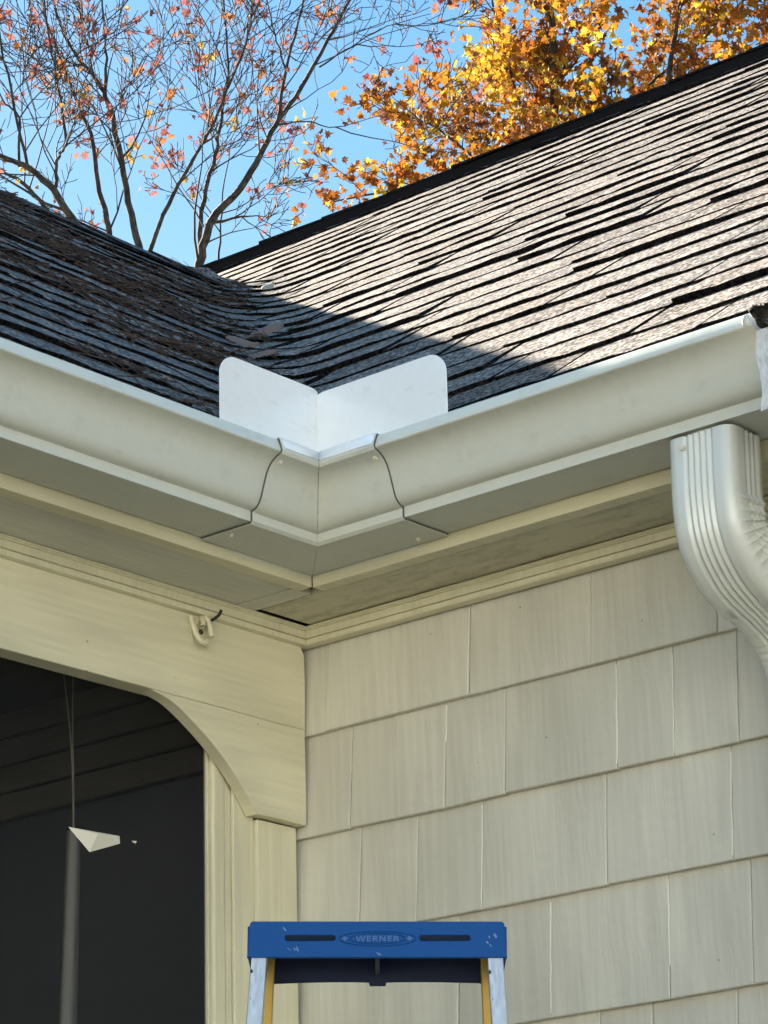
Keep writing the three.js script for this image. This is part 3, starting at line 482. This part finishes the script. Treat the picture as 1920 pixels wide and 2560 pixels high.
// ------------------------------------------------------------------ ladder
{
  const L = thing('stepladder', 'stepladder with blue plastic top cap and aluminium and yellow rails', 'ladder');
  const th = Math.atan2(-.757, .653); L.rotation.order = 'YXZ'; L.rotation.set(0, th, -.025); const f = V(Math.sin(th), 0, Math.cos(th));
  L.position.set(-.394 - f.x * .07 - .0535 * Math.cos(th), .004, .4268 - f.z * .07 + .0535 * Math.sin(th));
  const yt = 2.1475, yb = 2.1150, hw = .1180;
  const cap = (() => {
    const sl = (x0, x1) => { const h = new THREE.Path(), a = yt - .0115, b = yt - .0185, r = .0034, m = (a + b) / 2; h.moveTo(x0 + r, b); h.lineTo(x1 - r, b); h.absarc(x1 - r, m, r, -Math.PI / 2, Math.PI / 2, false); h.lineTo(x0 + r, a); h.absarc(x0 + r, m, r, Math.PI / 2, Math.PI * 1.5, false); return h; };
    const s = new THREE.Shape(); s.moveTo(-hw - .0022, yb); s.lineTo(hw + .0022, yb); s.lineTo(hw, yt - .003); s.quadraticCurveTo(hw, yt, hw - .003, yt); s.lineTo(-hw + .003, yt); s.quadraticCurveTo(-hw, yt, -hw, yt - .003); s.closePath(); s.holes.push(sl(-.0868, -.0378), sl(.0384, .0876));
    const fr = new THREE.ExtrudeGeometry(s, { depth: .0035, bevelEnabled: true, bevelSize: .0008, bevelThickness: .001, bevelSegments: 2 }); fr.translate(0, 0, .066);


    return merge([fr, bev(-hw, hw, yt - .005, yt - .0006, -.070, .068, .002), bev(-hw - .003, -hw + .001, yb + .001, yt - .003, -.069, .066, .001), bev(hw - .001, hw + .003, yb + .001, yt - .003, -.069, .066, .001)].map(g => { g.deleteAttribute('uv'); return g; }));
  })();
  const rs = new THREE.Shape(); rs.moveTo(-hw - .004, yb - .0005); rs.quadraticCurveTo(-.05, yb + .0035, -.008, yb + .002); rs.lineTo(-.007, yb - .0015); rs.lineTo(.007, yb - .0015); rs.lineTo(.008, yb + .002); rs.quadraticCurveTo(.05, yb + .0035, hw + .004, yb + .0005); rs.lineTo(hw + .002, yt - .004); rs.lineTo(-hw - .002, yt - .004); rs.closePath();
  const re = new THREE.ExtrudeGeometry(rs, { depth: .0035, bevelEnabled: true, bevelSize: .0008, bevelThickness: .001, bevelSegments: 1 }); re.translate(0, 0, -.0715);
  mesh('rib', uvBox(box(-.002, .002, yb + .006, yt - .0055, -.067, .0650)), M_blueShade, L);
  mesh('rear_skirt', uvBox(re), M_blueShade, L).userData.label = 'rear skirt of the cap, shade painted into its dark navy';
  const capM = mesh('top_cap', uvBox(cap), M_blue, L);
  // oval badge and lettering, raised
  const oval = (rx, ry, r) => { const pts = []; for (let i = 0; i < 48; i++) { const a = i / 48 * 2 * Math.PI; pts.push(V(rx * Math.cos(a), ry * Math.sin(a), 0)); } return new THREE.TubeGeometry(new THREE.CatmullRomCurve3(pts, true), 96, r, 6, true); };
  const cy = yt - .0155;
  mesh('badge_ring', merge([oval(.0358, .0068, .00055), oval(.0262, .0048, .00045)]).translate(.0004, cy, .0708), M_blue, capM);
  const font = await new FontLoader().loadAsync('fonts/droid/droid_sans_bold.typeface.json');
  const tg = new TextGeometry('WERNER', { font, size: .0052, depth: .0010, curveSegments: 3 }); tg.computeBoundingBox(); const bb = tg.boundingBox, tw = bb.max.x - bb.min.x; tg.translate(-bb.min.x - tw / 2, -.0026, 0); tg.scale(.0405 / tw, 1, 1); tg.translate(.0004, cy, .0704);
  mesh('badge_lettering', tg, M_blueWorn, capM);
  for (const sx of [-1, 1]) { const st = new THREE.Shape(); for (let i = 0; i < 8; i++) { const a = i / 8 * 2 * Math.PI + .2, r = i % 2 ? .0013 : .0029; st[i ? 'lineTo' : 'moveTo'](r * Math.cos(a) * 1.2, r * Math.sin(a)); } const g = new THREE.ExtrudeGeometry(st, { depth: .0005, bevelEnabled: false }); g.translate(sx * .0302, cy, .0708); mesh('badge_mark', g, M_blueWorn, capM); }
  { const r = rngOf(4), gs = []; for (const [x, y, n] of [[.108, yt - .013, 5], [.106, yt - .02, 3], [-.078, yb + .007, 4], [.0, yb + .004, 3], [-.09, yt - .008, 2]]) for (let i = 0; i < n; i++) { const g = new THREE.BoxGeometry(rr(.0004, .0009, r), rr(.0012, .0045, r), .0003); g.rotateZ(rr(.4, 1.1, r)); g.translate(x + rr(-.004, .004, r), y + rr(-.002, .002, r), .0708); gs.push(g); } mesh('scuff_marks', merge(gs), M_scuff, capM); }
  // rails
  const rail = (name, a, b, w, d, m) => { const g = new RoundedBoxGeometry(w, a.distanceTo(b), d, 1, .001), o = mesh(name, uvBox(g), m, L); const y = a.clone().sub(b).normalize(), z = V(0, 0, 1).addScaledVector(y, -y.z).normalize(), x = y.clone().cross(z); o.quaternion.setFromRotationMatrix(new THREE.Matrix4().makeBasis(x, y, z)); o.position.copy(a).add(b).multiplyScalar(.5); return o; };
  for (const s of [-1, 1]) {
    rail('front_rail', V(s * .1085, yb + .028, .052), V(s * .2150, 0, .46), .0145, .022, M_alum);
    rail('rear_rail', V(s * .1035, yb + .028, -.045), V(s * .1900, 0, -.42), .0085, .020, M_yellow);
    rail('spreader', V(s * .172, .9, .30), V(s * .158, .86, -.27), .004, .012, M_alum);
    mesh('foot', uvBox(bev(s * .215 - .012, s * .215 + .012, 0, .03, .44, .48, .003)), M_rubber, L);
    mesh('foot', uvBox(bev(s * .190 - .01, s * .190 + .01, 0, .03, -.44, -.40, .003)), M_rubber, L);
  }
  for (let k = 1; k <= 6; k++) { const y = yb - k * .30, t = (yb + .028 - y) / (yb + .028), x = .1085 + (.215 - .1085) * t - .006, z = .052 + .408 * t; if (y > .1) mesh('step', uvBox(bev(-x, x, y - .012, y + .012, z - .045, z + .02, .003)), M_alum, L); }
}
// ------------------------------------------------------------------ needle litter and fallen leaves on the roof
{
  const r = rngOf(66), gs = [], onRoof = (u, v) => { const p = roofL.localToWorld(V(u, v, 0)); return p.x < -p.z + .02 && inView(p, 1.35); };
  const col = (g, c) => { const n = g.attributes.position.count, a = new Float32Array(n * 3); for (let i = 0; i < n; i++) { a[3 * i] = c[0]; a[3 * i + 1] = c[1]; a[3 * i + 2] = c[2]; } g.setAttribute('color', new THREE.BufferAttribute(a, 3)); g.deleteAttribute('uv'); return g.index ? g.toNonIndexed() : g; };
  const dens = tileNoise(12, 606), brown = () => { const t = rr(.35, 1.2, r), w = r(); return [.058 * t, (.039 - .007 * w) * t, (.026 - .006 * w) * t]; };
  let cnt = 0;
  for (let c = 0; c <= 21; c++) for (let k = 0; k < 2000; k++) {
    const u = rr(-1.1, 1.8, r), v = c * EXPO - .012, d = dens(u * .35 + 3, c * .09) * (c < 3 ? .75 : 1); if (r() > Math.max(0, d - .40) * 2.4 * (.25 + .75 * Math.max(0, Math.sin(u * 19 + c * 2.3) * Math.sin(u * 7 - c)))) continue;
    if (!onRoof(u, v)) continue;
    if (r() < .8) { // needle or stem fragment
      const len = rr(.02, .09, r), g = new THREE.CylinderGeometry(.0005, rr(.0007, .0016, r), len, 3, 1); g.rotateZ(Math.PI / 2 + rr(-.5, .5, r)); g.rotateY(rr(-.35, .35, r)); g.translate(u, v - rr(-.006, .02, r), .0125 + rr(-.002, .007, r)); gs.push(col(g, brown()));
    } else { // crumb of leaf litter
      const s = rr(.0018, .0050, r), g = new THREE.IcosahedronGeometry(s, 0), p = g.attributes.position; for (let i = 0; i < p.count; i++) p.setXYZ(i, p.getX(i) * 1.5 + s * .4 * Math.sin(p.getY(i) * 3000), p.getY(i) * 1.1, p.getZ(i) * .7 + s * .3 * Math.sin(p.getX(i) * 2500)); g.computeVertexNormals(); g.rotateZ(r() * 3); g.translate(u, v - rr(-.003, .012, r), .012 + rr(-.003, .004, r)); gs.push(col(g, brown()));
    }
    cnt++;
  }
  const g = mergeGeometries(gs, false); g.applyMatrix4(roofL.matrixWorld); { const p = g.attributes.position; for (let i = 0; i < p.count; i++) p.setY(i, p.getY(i) + valleyLift(p.getX(i), p.getZ(i))); }
  const o = mesh('needle_litter', g, M_litter); o.userData = { kind: 'stuff', label: 'brown pine needles and leaf crumbs caught on the shaded roof slope', category: 'litter' };
  console.log('litter', cnt);
  // curled fallen leaves
  const leafG = seed => { const q = rngOf(seed), g = new THREE.PlaneGeometry(.1, .045, 14, 6), p = g.attributes.position; for (let i = 0; i < p.count; i++) { const x = p.getX(i), y = p.getY(i), w = Math.pow(Math.max(0, 1 - Math.pow(x / .05, 2)), .6) * (1 + .12 * Math.sin(x * 70 + seed)); p.setXYZ(i, x, y * w, .010 * Math.cos(x * 40 + seed) - .9 * y * y * 18 + .002 * Math.sin(x * 300 + y * 200)); } g.computeVertexNormals(); return g; };
  const leaf = (label, x, y, z, sc, tilt, spin, m, seed) => { const o = mesh(numbered('fallen_leaf'), leafG(seed), m); o.position.set(x, y, z); o.scale.setScalar(sc); o.rotation.order = 'YXZ'; o.rotation.set(-tilt, Math.atan2(-.76, .65), spin); o.userData = { label, category: 'leaf', group: 'dry leaves caught in the roof valley' }; };
  const valley = (t, dx, dz, up = .022) => { const x = -E0 + t + dx, z = E0 - t + dz; return [x, Math.max(...surfH(x, z)) + valleyLift(x, z) + up, z]; };
  leaf('pale upright leaf high in the valley at the shadow edge', ...valley(1.62, .02, .04, .024), .40, .5, .9, M_dryPale, 2);
  leaf('long curled mauve-brown leaf lying across the valley', ...valley(1.0, -.0, .0, .026), .70, .7, .25, M_dryLeaf, 5);
  leaf('grey-brown leaf just below the long curled one', ...valley(.88, -.03, -.03, .024), .55, .8, -.1, M_dryLeaf, 8);
  leaf('tan leaf in the valley just above the splash guard', ...valley(.78, -.01, -.02, .022), .62, .9, -.25, M_dryLeaf, 11);
}
// ------------------------------------------------------------------ trees
// a pixel of the 1659 x 2212 picture, at a ground distance from the camera, as a point of the world
const PX = (x, y, dist) => { const d = cFwd.clone().multiplyScalar(7432.95).addScaledVector(cRight, x * 1.15733 - 960).addScaledVector(cUp, 1280 - y * 1.15733).normalize(); return CAM.clone().addScaledVector(d, dist / Math.hypot(d.x, d.z)); };
function leafShape(s) { // five-lobed maple leaf, slightly folded
  const o = [[0, 0], [.28, -.05], [.22, .16], [.52, .30], [.30, .42], [.34, .66], [.12, .58], [0, 1], [-.12, .58], [-.34, .66], [-.30, .42], [-.52, .30], [-.22, .16], [-.28, -.05]];
  const P = o.map(([x, y]) => [x * s, (y - .1) * s, Math.abs(x) * s * .55 - y * y * s * .35 + Math.sin(x * 9) * s * .04]), c = [0, .35 * s, -.02 * s], pos = [];
  for (let i = 0; i < P.length; i++) pos.push(...c, ...P[i], ...P[(i + 1) % P.length]);
  return pos;
}
const LEAF = leafShape(1);
class Leaves {
  constructor() { this.p = []; this.c = []; }
  add(pos, s, q, col) { const v = V(); for (let i = 0; i < LEAF.length; i += 3) { v.set(LEAF[i] * s, LEAF[i + 1] * s, LEAF[i + 2] * s).applyQuaternion(q).add(pos); this.p.push(v.x, v.y, v.z); this.c.push(...col); } }
  build() { const g = new THREE.BufferGeometry(); g.setAttribute('position', new THREE.Float32BufferAttribute(this.p, 3)); g.setAttribute('color', new THREE.Float32BufferAttribute(this.c, 3)); g.computeVertexNormals(); return g; }
}
class Limbs { // tapered tubes
  constructor() { this.p = []; this.n = []; this.u = []; this.i = []; }
  tube(pts, radii, sides) {
    const base = this.p.length / 3, up = V(.3, .2, .9).normalize(); let len = 0;
    pts.forEach((p, k) => {
      const t = (pts[Math.min(k + 1, pts.length - 1)].clone().sub(pts[Math.max(0, k - 1)])).normalize(), a = up.clone().cross(t).normalize(), b = t.clone().cross(a);
      if (k) len += p.distanceTo(pts[k - 1]);
      for (let s = 0; s < sides; s++) { const w = s / sides * 2 * Math.PI, n = a.clone().multiplyScalar(Math.cos(w)).addScaledVector(b, Math.sin(w)); this.p.push(p.x + n.x * radii[k], p.y + n.y * radii[k], p.z + n.z * radii[k]); this.n.push(n.x, n.y, n.z); this.u.push(s / sides * .3, len); }
      if (k) for (let s = 0; s < sides; s++) { const A = base + (k - 1) * sides + s, B = base + (k - 1) * sides + (s + 1) % sides; this.i.push(A, B, A + sides, B, B + sides, A + sides); }
    });
  }
  build() { const g = new THREE.BufferGeometry(); g.setAttribute('position', new THREE.Float32BufferAttribute(this.p, 3)); g.setAttribute('normal', new THREE.Float32BufferAttribute(this.n, 3)); g.setAttribute('uv', new THREE.Float32BufferAttribute(this.u, 2)); g.setIndex(this.i); return g; }
}
const randQ = r => { const q = new THREE.Quaternion(); const a = r(), b = r() * 2 * Math.PI, c = r() * 2 * Math.PI; q.set(Math.sqrt(1 - a) * Math.sin(b), Math.sqrt(1 - a) * Math.cos(b), Math.sqrt(a) * Math.sin(c), Math.sqrt(a) * Math.cos(c)); return q; };
const perp = (d, r) => { const v = V(r() - .5, r() - .5, r() - .5); return v.addScaledVector(d, -v.dot(d)).normalize(); };
function twigs(lim, start, dir, len, rad, depth, r, tips, opt) {
  const n = 6, pts = [start.clone()], rd = [rad], d = dir.clone(); let p = start.clone();
  const minR = opt.minR ?? .0045;
  for (let k = 1; k <= n; k++) { d.addScaledVector(perp(d, r), .16).addScaledVector(V(0, 1, 0), .05).normalize(); p = p.clone().addScaledVector(d, len / n); pts.push(p); rd.push(Math.max(minR, rad * (1 - .8 * k / n))); }
  lim.tube(pts, rd, depth >= 2 ? 5 : 3);
  tips.push([pts[n], d.clone()]);
  if (depth <= 0) return;
  const m = opt.kids ?? 4;
  for (let k = 0; k < m; k++) { const i = 1 + Math.floor(r() * (n - 0.01)); const dd = pts[i].clone().sub(pts[i - 1]).normalize().multiplyScalar(Math.cos(.75)).addScaledVector(perp(d, r), Math.sin(.75)).normalize(); dd.y += .1; twigs(lim, pts[i], dd.normalize(), len * rr(.42, .7, r), Math.max(minR, rd[i] * .6), depth - 1, r, tips, opt); }
}
// stems: [[x,y]...] picture points at a distance with diameters; grown on to a base at the ground
function stemTree(name, label, stems, dist, baseX, seed, opt) {
  const r = rngOf(seed), t = thing(name, label, 'tree', opt.group);
  const basePt = PX(baseX, 600, dist); basePt.y = 0; t.position.copy(basePt);
  const trunk = new Limbs(), lim = new Limbs(), tips = [];
  for (const st of stems) {
    const dd = st.dd ?? 0; let pts = st.p.map(([x, y], k) => PX(x, y, dist + dd * (1 + .25 * k)));
    const r0 = st.w * (opt.thick ?? .34);
    const curve = new THREE.CatmullRomCurve3(pts); const N = pts.length * 4; const cp = curve.getPoints(N).map((p, i) => i && i < N ? p.addScaledVector(V(r() - .5, 0, r() - .5), .022) : p);
    const rad = cp.map((_, i) => r0 * (1 - (1 - (st.e ?? .35)) * i / N));
    if (!st.branch) { // carry it down to the base
      const under = pts[0].clone().addScaledVector(pts[0].clone().sub(pts[1]).normalize(), 1.3), fork = V(basePt.x + (under.x - basePt.x) * .2, 2.2 + 2.2 * r(), basePt.z + (under.z - basePt.z) * .2);
      const low = new THREE.CatmullRomCurve3([V(basePt.x, -.05, basePt.z), V(basePt.x, .6, basePt.z), fork, under, pts[0]], false, 'centripetal').getPoints(18);
      trunk.tube(low, low.map((_, i) => r0 * (1 + 1.6 * Math.pow(1 - i / 18, 1.5))), 9);
    }
    trunk.tube(cp, rad, 8);
    const count = Math.round(curve.getLength() * (st.den ?? opt.den));
    for (let k = 0; k < count; k++) { const i = Math.floor(r() * (N - 1)) + 1, d = cp[i].clone().sub(cp[i - 1]).normalize(), b = d.clone().multiplyScalar(.74).addScaledVector(perp(d, r), .68).normalize(); twigs(lim, cp[i], b, rr(opt.len[0], opt.len[1], r), Math.max(.008, rad[i] * rr(.2, .5, r)), opt.depth, r, tips, opt); }
    tips.push([cp[N], V(0, 1, 0)]);
  }
  const lv = new Leaves(); let nL = 0;
  for (const [p, d] of tips) {
    if (r() > opt.leafy) continue; const k = 2 + Math.floor(r() * opt.bunch), c0 = opt.col(r);
    for (let i = 0; i < k; i++) { const q = randQ(r), o = V(r() - .5, r() - .6, r() - .5).multiplyScalar(opt.spread), v = rr(.7, 1.25, r); lv.add(p.clone().add(o), rr(opt.size[0], opt.size[1], r), q, c0.map(x => x * v)); nL++; }
  }
  const sub = V(-basePt.x, -basePt.y, -basePt.z), fin = g => g.translate(sub.x, sub.y, sub.z);
  mesh('trunk', fin(trunk.build()), M_bark, t); mesh('branches', fin(lim.build()), M_bark, t); if (nL) mesh('crown', fin(lv.build()), opt.mat, t);
  console.log(name, 'tips', tips.length, 'leaves', nL);
  return { t, lv, lim };
}
const russet = r => { const k = r(); return k < .6 ? [.30, .125, .105] : k < .84 ? [.34, .15, .06] : k < .95 ? [.28, .085, .08] : [.42, .28, .08]; };
const bare = { group: 'half-bare trees behind the roof', den: 2.3, depth: 3, kids: 3, len: [.8, 2.0], leafy: .10, bunch: 6, spread: .20, size: [.055, .115], col: russet, mat: M_leafRed };
stemTree('maple_tree', 'half-bare maple with two slim stems left of the roof valley', [
  { p: [[238, 525], [230, 470], [215, 410], [195, 290], [160, 200], [100, 40], [80, -120]], w: .105, e: .25, dd: .3 },
  { p: [[305, 555], [280, 450], [255, 310], [230, 215], [205, 170], [165, 120], [125, 40], [90, -140]], w: .115, e: .25 },
  { p: [[228, 205], [228, 100], [220, 0], [215, -150]], w: .05, branch: 1 },
  { p: [[318, 558], [360, 450], [415, 350], [470, 250], [500, 170], [540, 60], [560, -120]], w: .07, e: .2, dd: -.4 },
], 27, 300, 11, bare);
stemTree('maple_tree', 'half-bare maple with thick forked stem rising above the roof valley', [
  { p: [[428, 590], [445, 510], [465, 462], [515, 415], [560, 340], [597, 268], [645, 200], [710, 85], [770, -30], [820, -180]], w: .145, e: .2 },
  { p: [[432, 560], [438, 440], [462, 350], [478, 260], [492, 150], [484, 0], [480, -160]], w: .085, e: .25, dd: .3 },
  { p: [[492, 190], [530, 100], [545, 0], [560, -140]], w: .045, branch: 1 },
  { p: [[600, 260], [618, 150], [655, 0], [680, -150]], w: .06, branch: 1 },
  { p: [[618, 150], [590, 60], [565, -60]], w: .035, branch: 1 },
  { p: [[600, 270], [660, 262], [720, 275], [820, 250]], w: .03, branch: 1, den: 1.2 },
  { p: [[690, 145], [760, 100], [830, 60], [930, 30]], w: .03, branch: 1, den: 1.4 },
  { p: [[472, 565], [480, 440], [500, 300]], w: .04, e: .3, dd: .8 },
], 28, 430, 12, bare);
stemTree('maple_tree', 'half-bare maple leaning left at the far left edge', [
  { p: [[168, 490], [115, 410], [60, 362], [0, 335], [-90, 280]], w: .12, e: .4 },
  { p: [[120, 405], [125, 340], [142, 310], [132, 225], [115, 125], [100, 40], [90, -120]], w: .055, branch: 1 },
  { p: [[105, 460], [50, 395], [0, 370], [-80, 330]], w: .07, branch: 1, dd: .5 },
  { p: [[42, 360], [38, 250], [10, 220], [-30, 120]], w: .045, branch: 1 },
  { p: [[60, 362], [20, 180], [-10, 20], [-30, -150]], w: .05, branch: 1 },
], 26, 215, 13, { ...bare, leafy: .12 });

// golden maple on the right
{
  const gold = r => { const k = r(); return k < .34 ? [.38, .155, .022] : k < .56 ? [.50, .30, .03] : k < .78 ? [.26, .092, .026] : k < .91 ? [.15, .065, .03] : [.60, .46, .06]; };
  const { t, lv } = stemTree('golden_maple_tree', 'dense golden-orange maple behind the sunlit roof ridge on the right', [
    { p: [[1210, 430], [1200, 300], [1195, 150], [1190, 0], [1190, -250]], w: .16, e: .5 },
    { p: [[1160, 440], [1150, 330], [1115, 200], [1080, 80], [1050, -60]], w: .08, e: .3, dd: .5 },
    { p: [[1430, 330], [1440, 200], [1460, 60], [1490, -120]], w: .10, e: .4, dd: -.5 },
    { p: [[1180, 420], [1330, 250], [1500, 100], [1650, -40]], w: .07, branch: 1 },
    { p: [[1120, 420], [1010, 330], [930, 270], [850, 240]], w: .05, branch: 1 },
    { p: [[1080, 430], [930, 400], [800, 420], [700, 440]], w: .05, branch: 1, dd: .3, den: 1.1 },
  ], 30, 1230, 14, { group: undefined, thick: .42, den: 3.2, depth: 2, kids: 4, len: [.3, .75], leafy: .62, bunch: 5, spread: .3, size: [.085, .135], col: gold, mat: M_leafGold });
  // clumps through the crown
  const r = rngOf(15), L2 = new Leaves(); let n = 0;
  const clump = (c, rad, cnt) => { const c0 = gold(r), base = rr(.75, 1.2, r); for (let i = 0; i < cnt; i++) { const o = V(r() - .5, r() - .5, r() - .5).normalize().multiplyScalar(rad * Math.pow(r(), .5)); const cc = r() < .65 ? c0 : gold(r), v = base * rr(.75, 1.2, r); L2.add(c.clone().add(o), rr(.085, .135, r), randQ(r), cc.map(x => x * v)); n++; } };
  for (let i = 0; i < 560; i++) {
    const x = rr(860, 2000, r), y = rr(-420, 430, r), dep = 30 + rr(-2.6, 2.6, r);
    const left = y < 0 ? 1060 : y < 100 ? 1055 - y * .3 : y < 150 ? 990 - (y - 100) * 1.2 : y < 260 ? 930 - (y - 150) * .75 : 900 + (y - 260) * .2;
    if (x < left + 20) continue; if (Math.hypot((x - 1480) / 720, (y - 60) / 640) > 1) continue; if (r() < .12) continue;
    clump(PX(x, y, dep), rr(.22, .42, r), Math.round(rr(14, 34, r)));
  }
  for (const [x, y, c] of [[705, 425, 9], [720, 440, 10], [745, 455, 6], [640, 470, 6], [780, 425, 5], [810, 420, 8], [840, 395, 14], [870, 370, 16], [900, 390, 14], [840, 245, 12], [870, 250, 16], [890, 190, 10], [950, 170, 12], [985, 65, 3], [880, 300, 10], [915, 330, 16], [940, 360, 16]]) clump(PX(x, y, 30 + rr(-.6, .6, r)), .13, c);
  const g = L2.build(); g.translate(-t.position.x, -t.position.y, -t.position.z); mesh('crown', g, M_leafGold, t);
  console.log('gold clump leaves', n);
  // added maples, unseen behind the viewer, for bounce light and reflections
  [[3.5, 19, 5.0], [-24, -2, 1.4]].forEach(([x, z, a], i) => { const c = t.clone(); c.name = numbered('golden_maple_tree'); c.position.set(x, 0, z); c.rotation.y = a; c.userData = { label: ['added golden maple beside the pale house, out of view', 'added golden maple at the side of the lawn, out of view'][i], category: 'tree', group: 'added sunlit maples out of view' }; scene.add(c); });
}

scene.traverse(o => { if (o.isMesh) { o.castShadow = true; o.receiveShadow = true; } });
renderer.render(scene, camera);
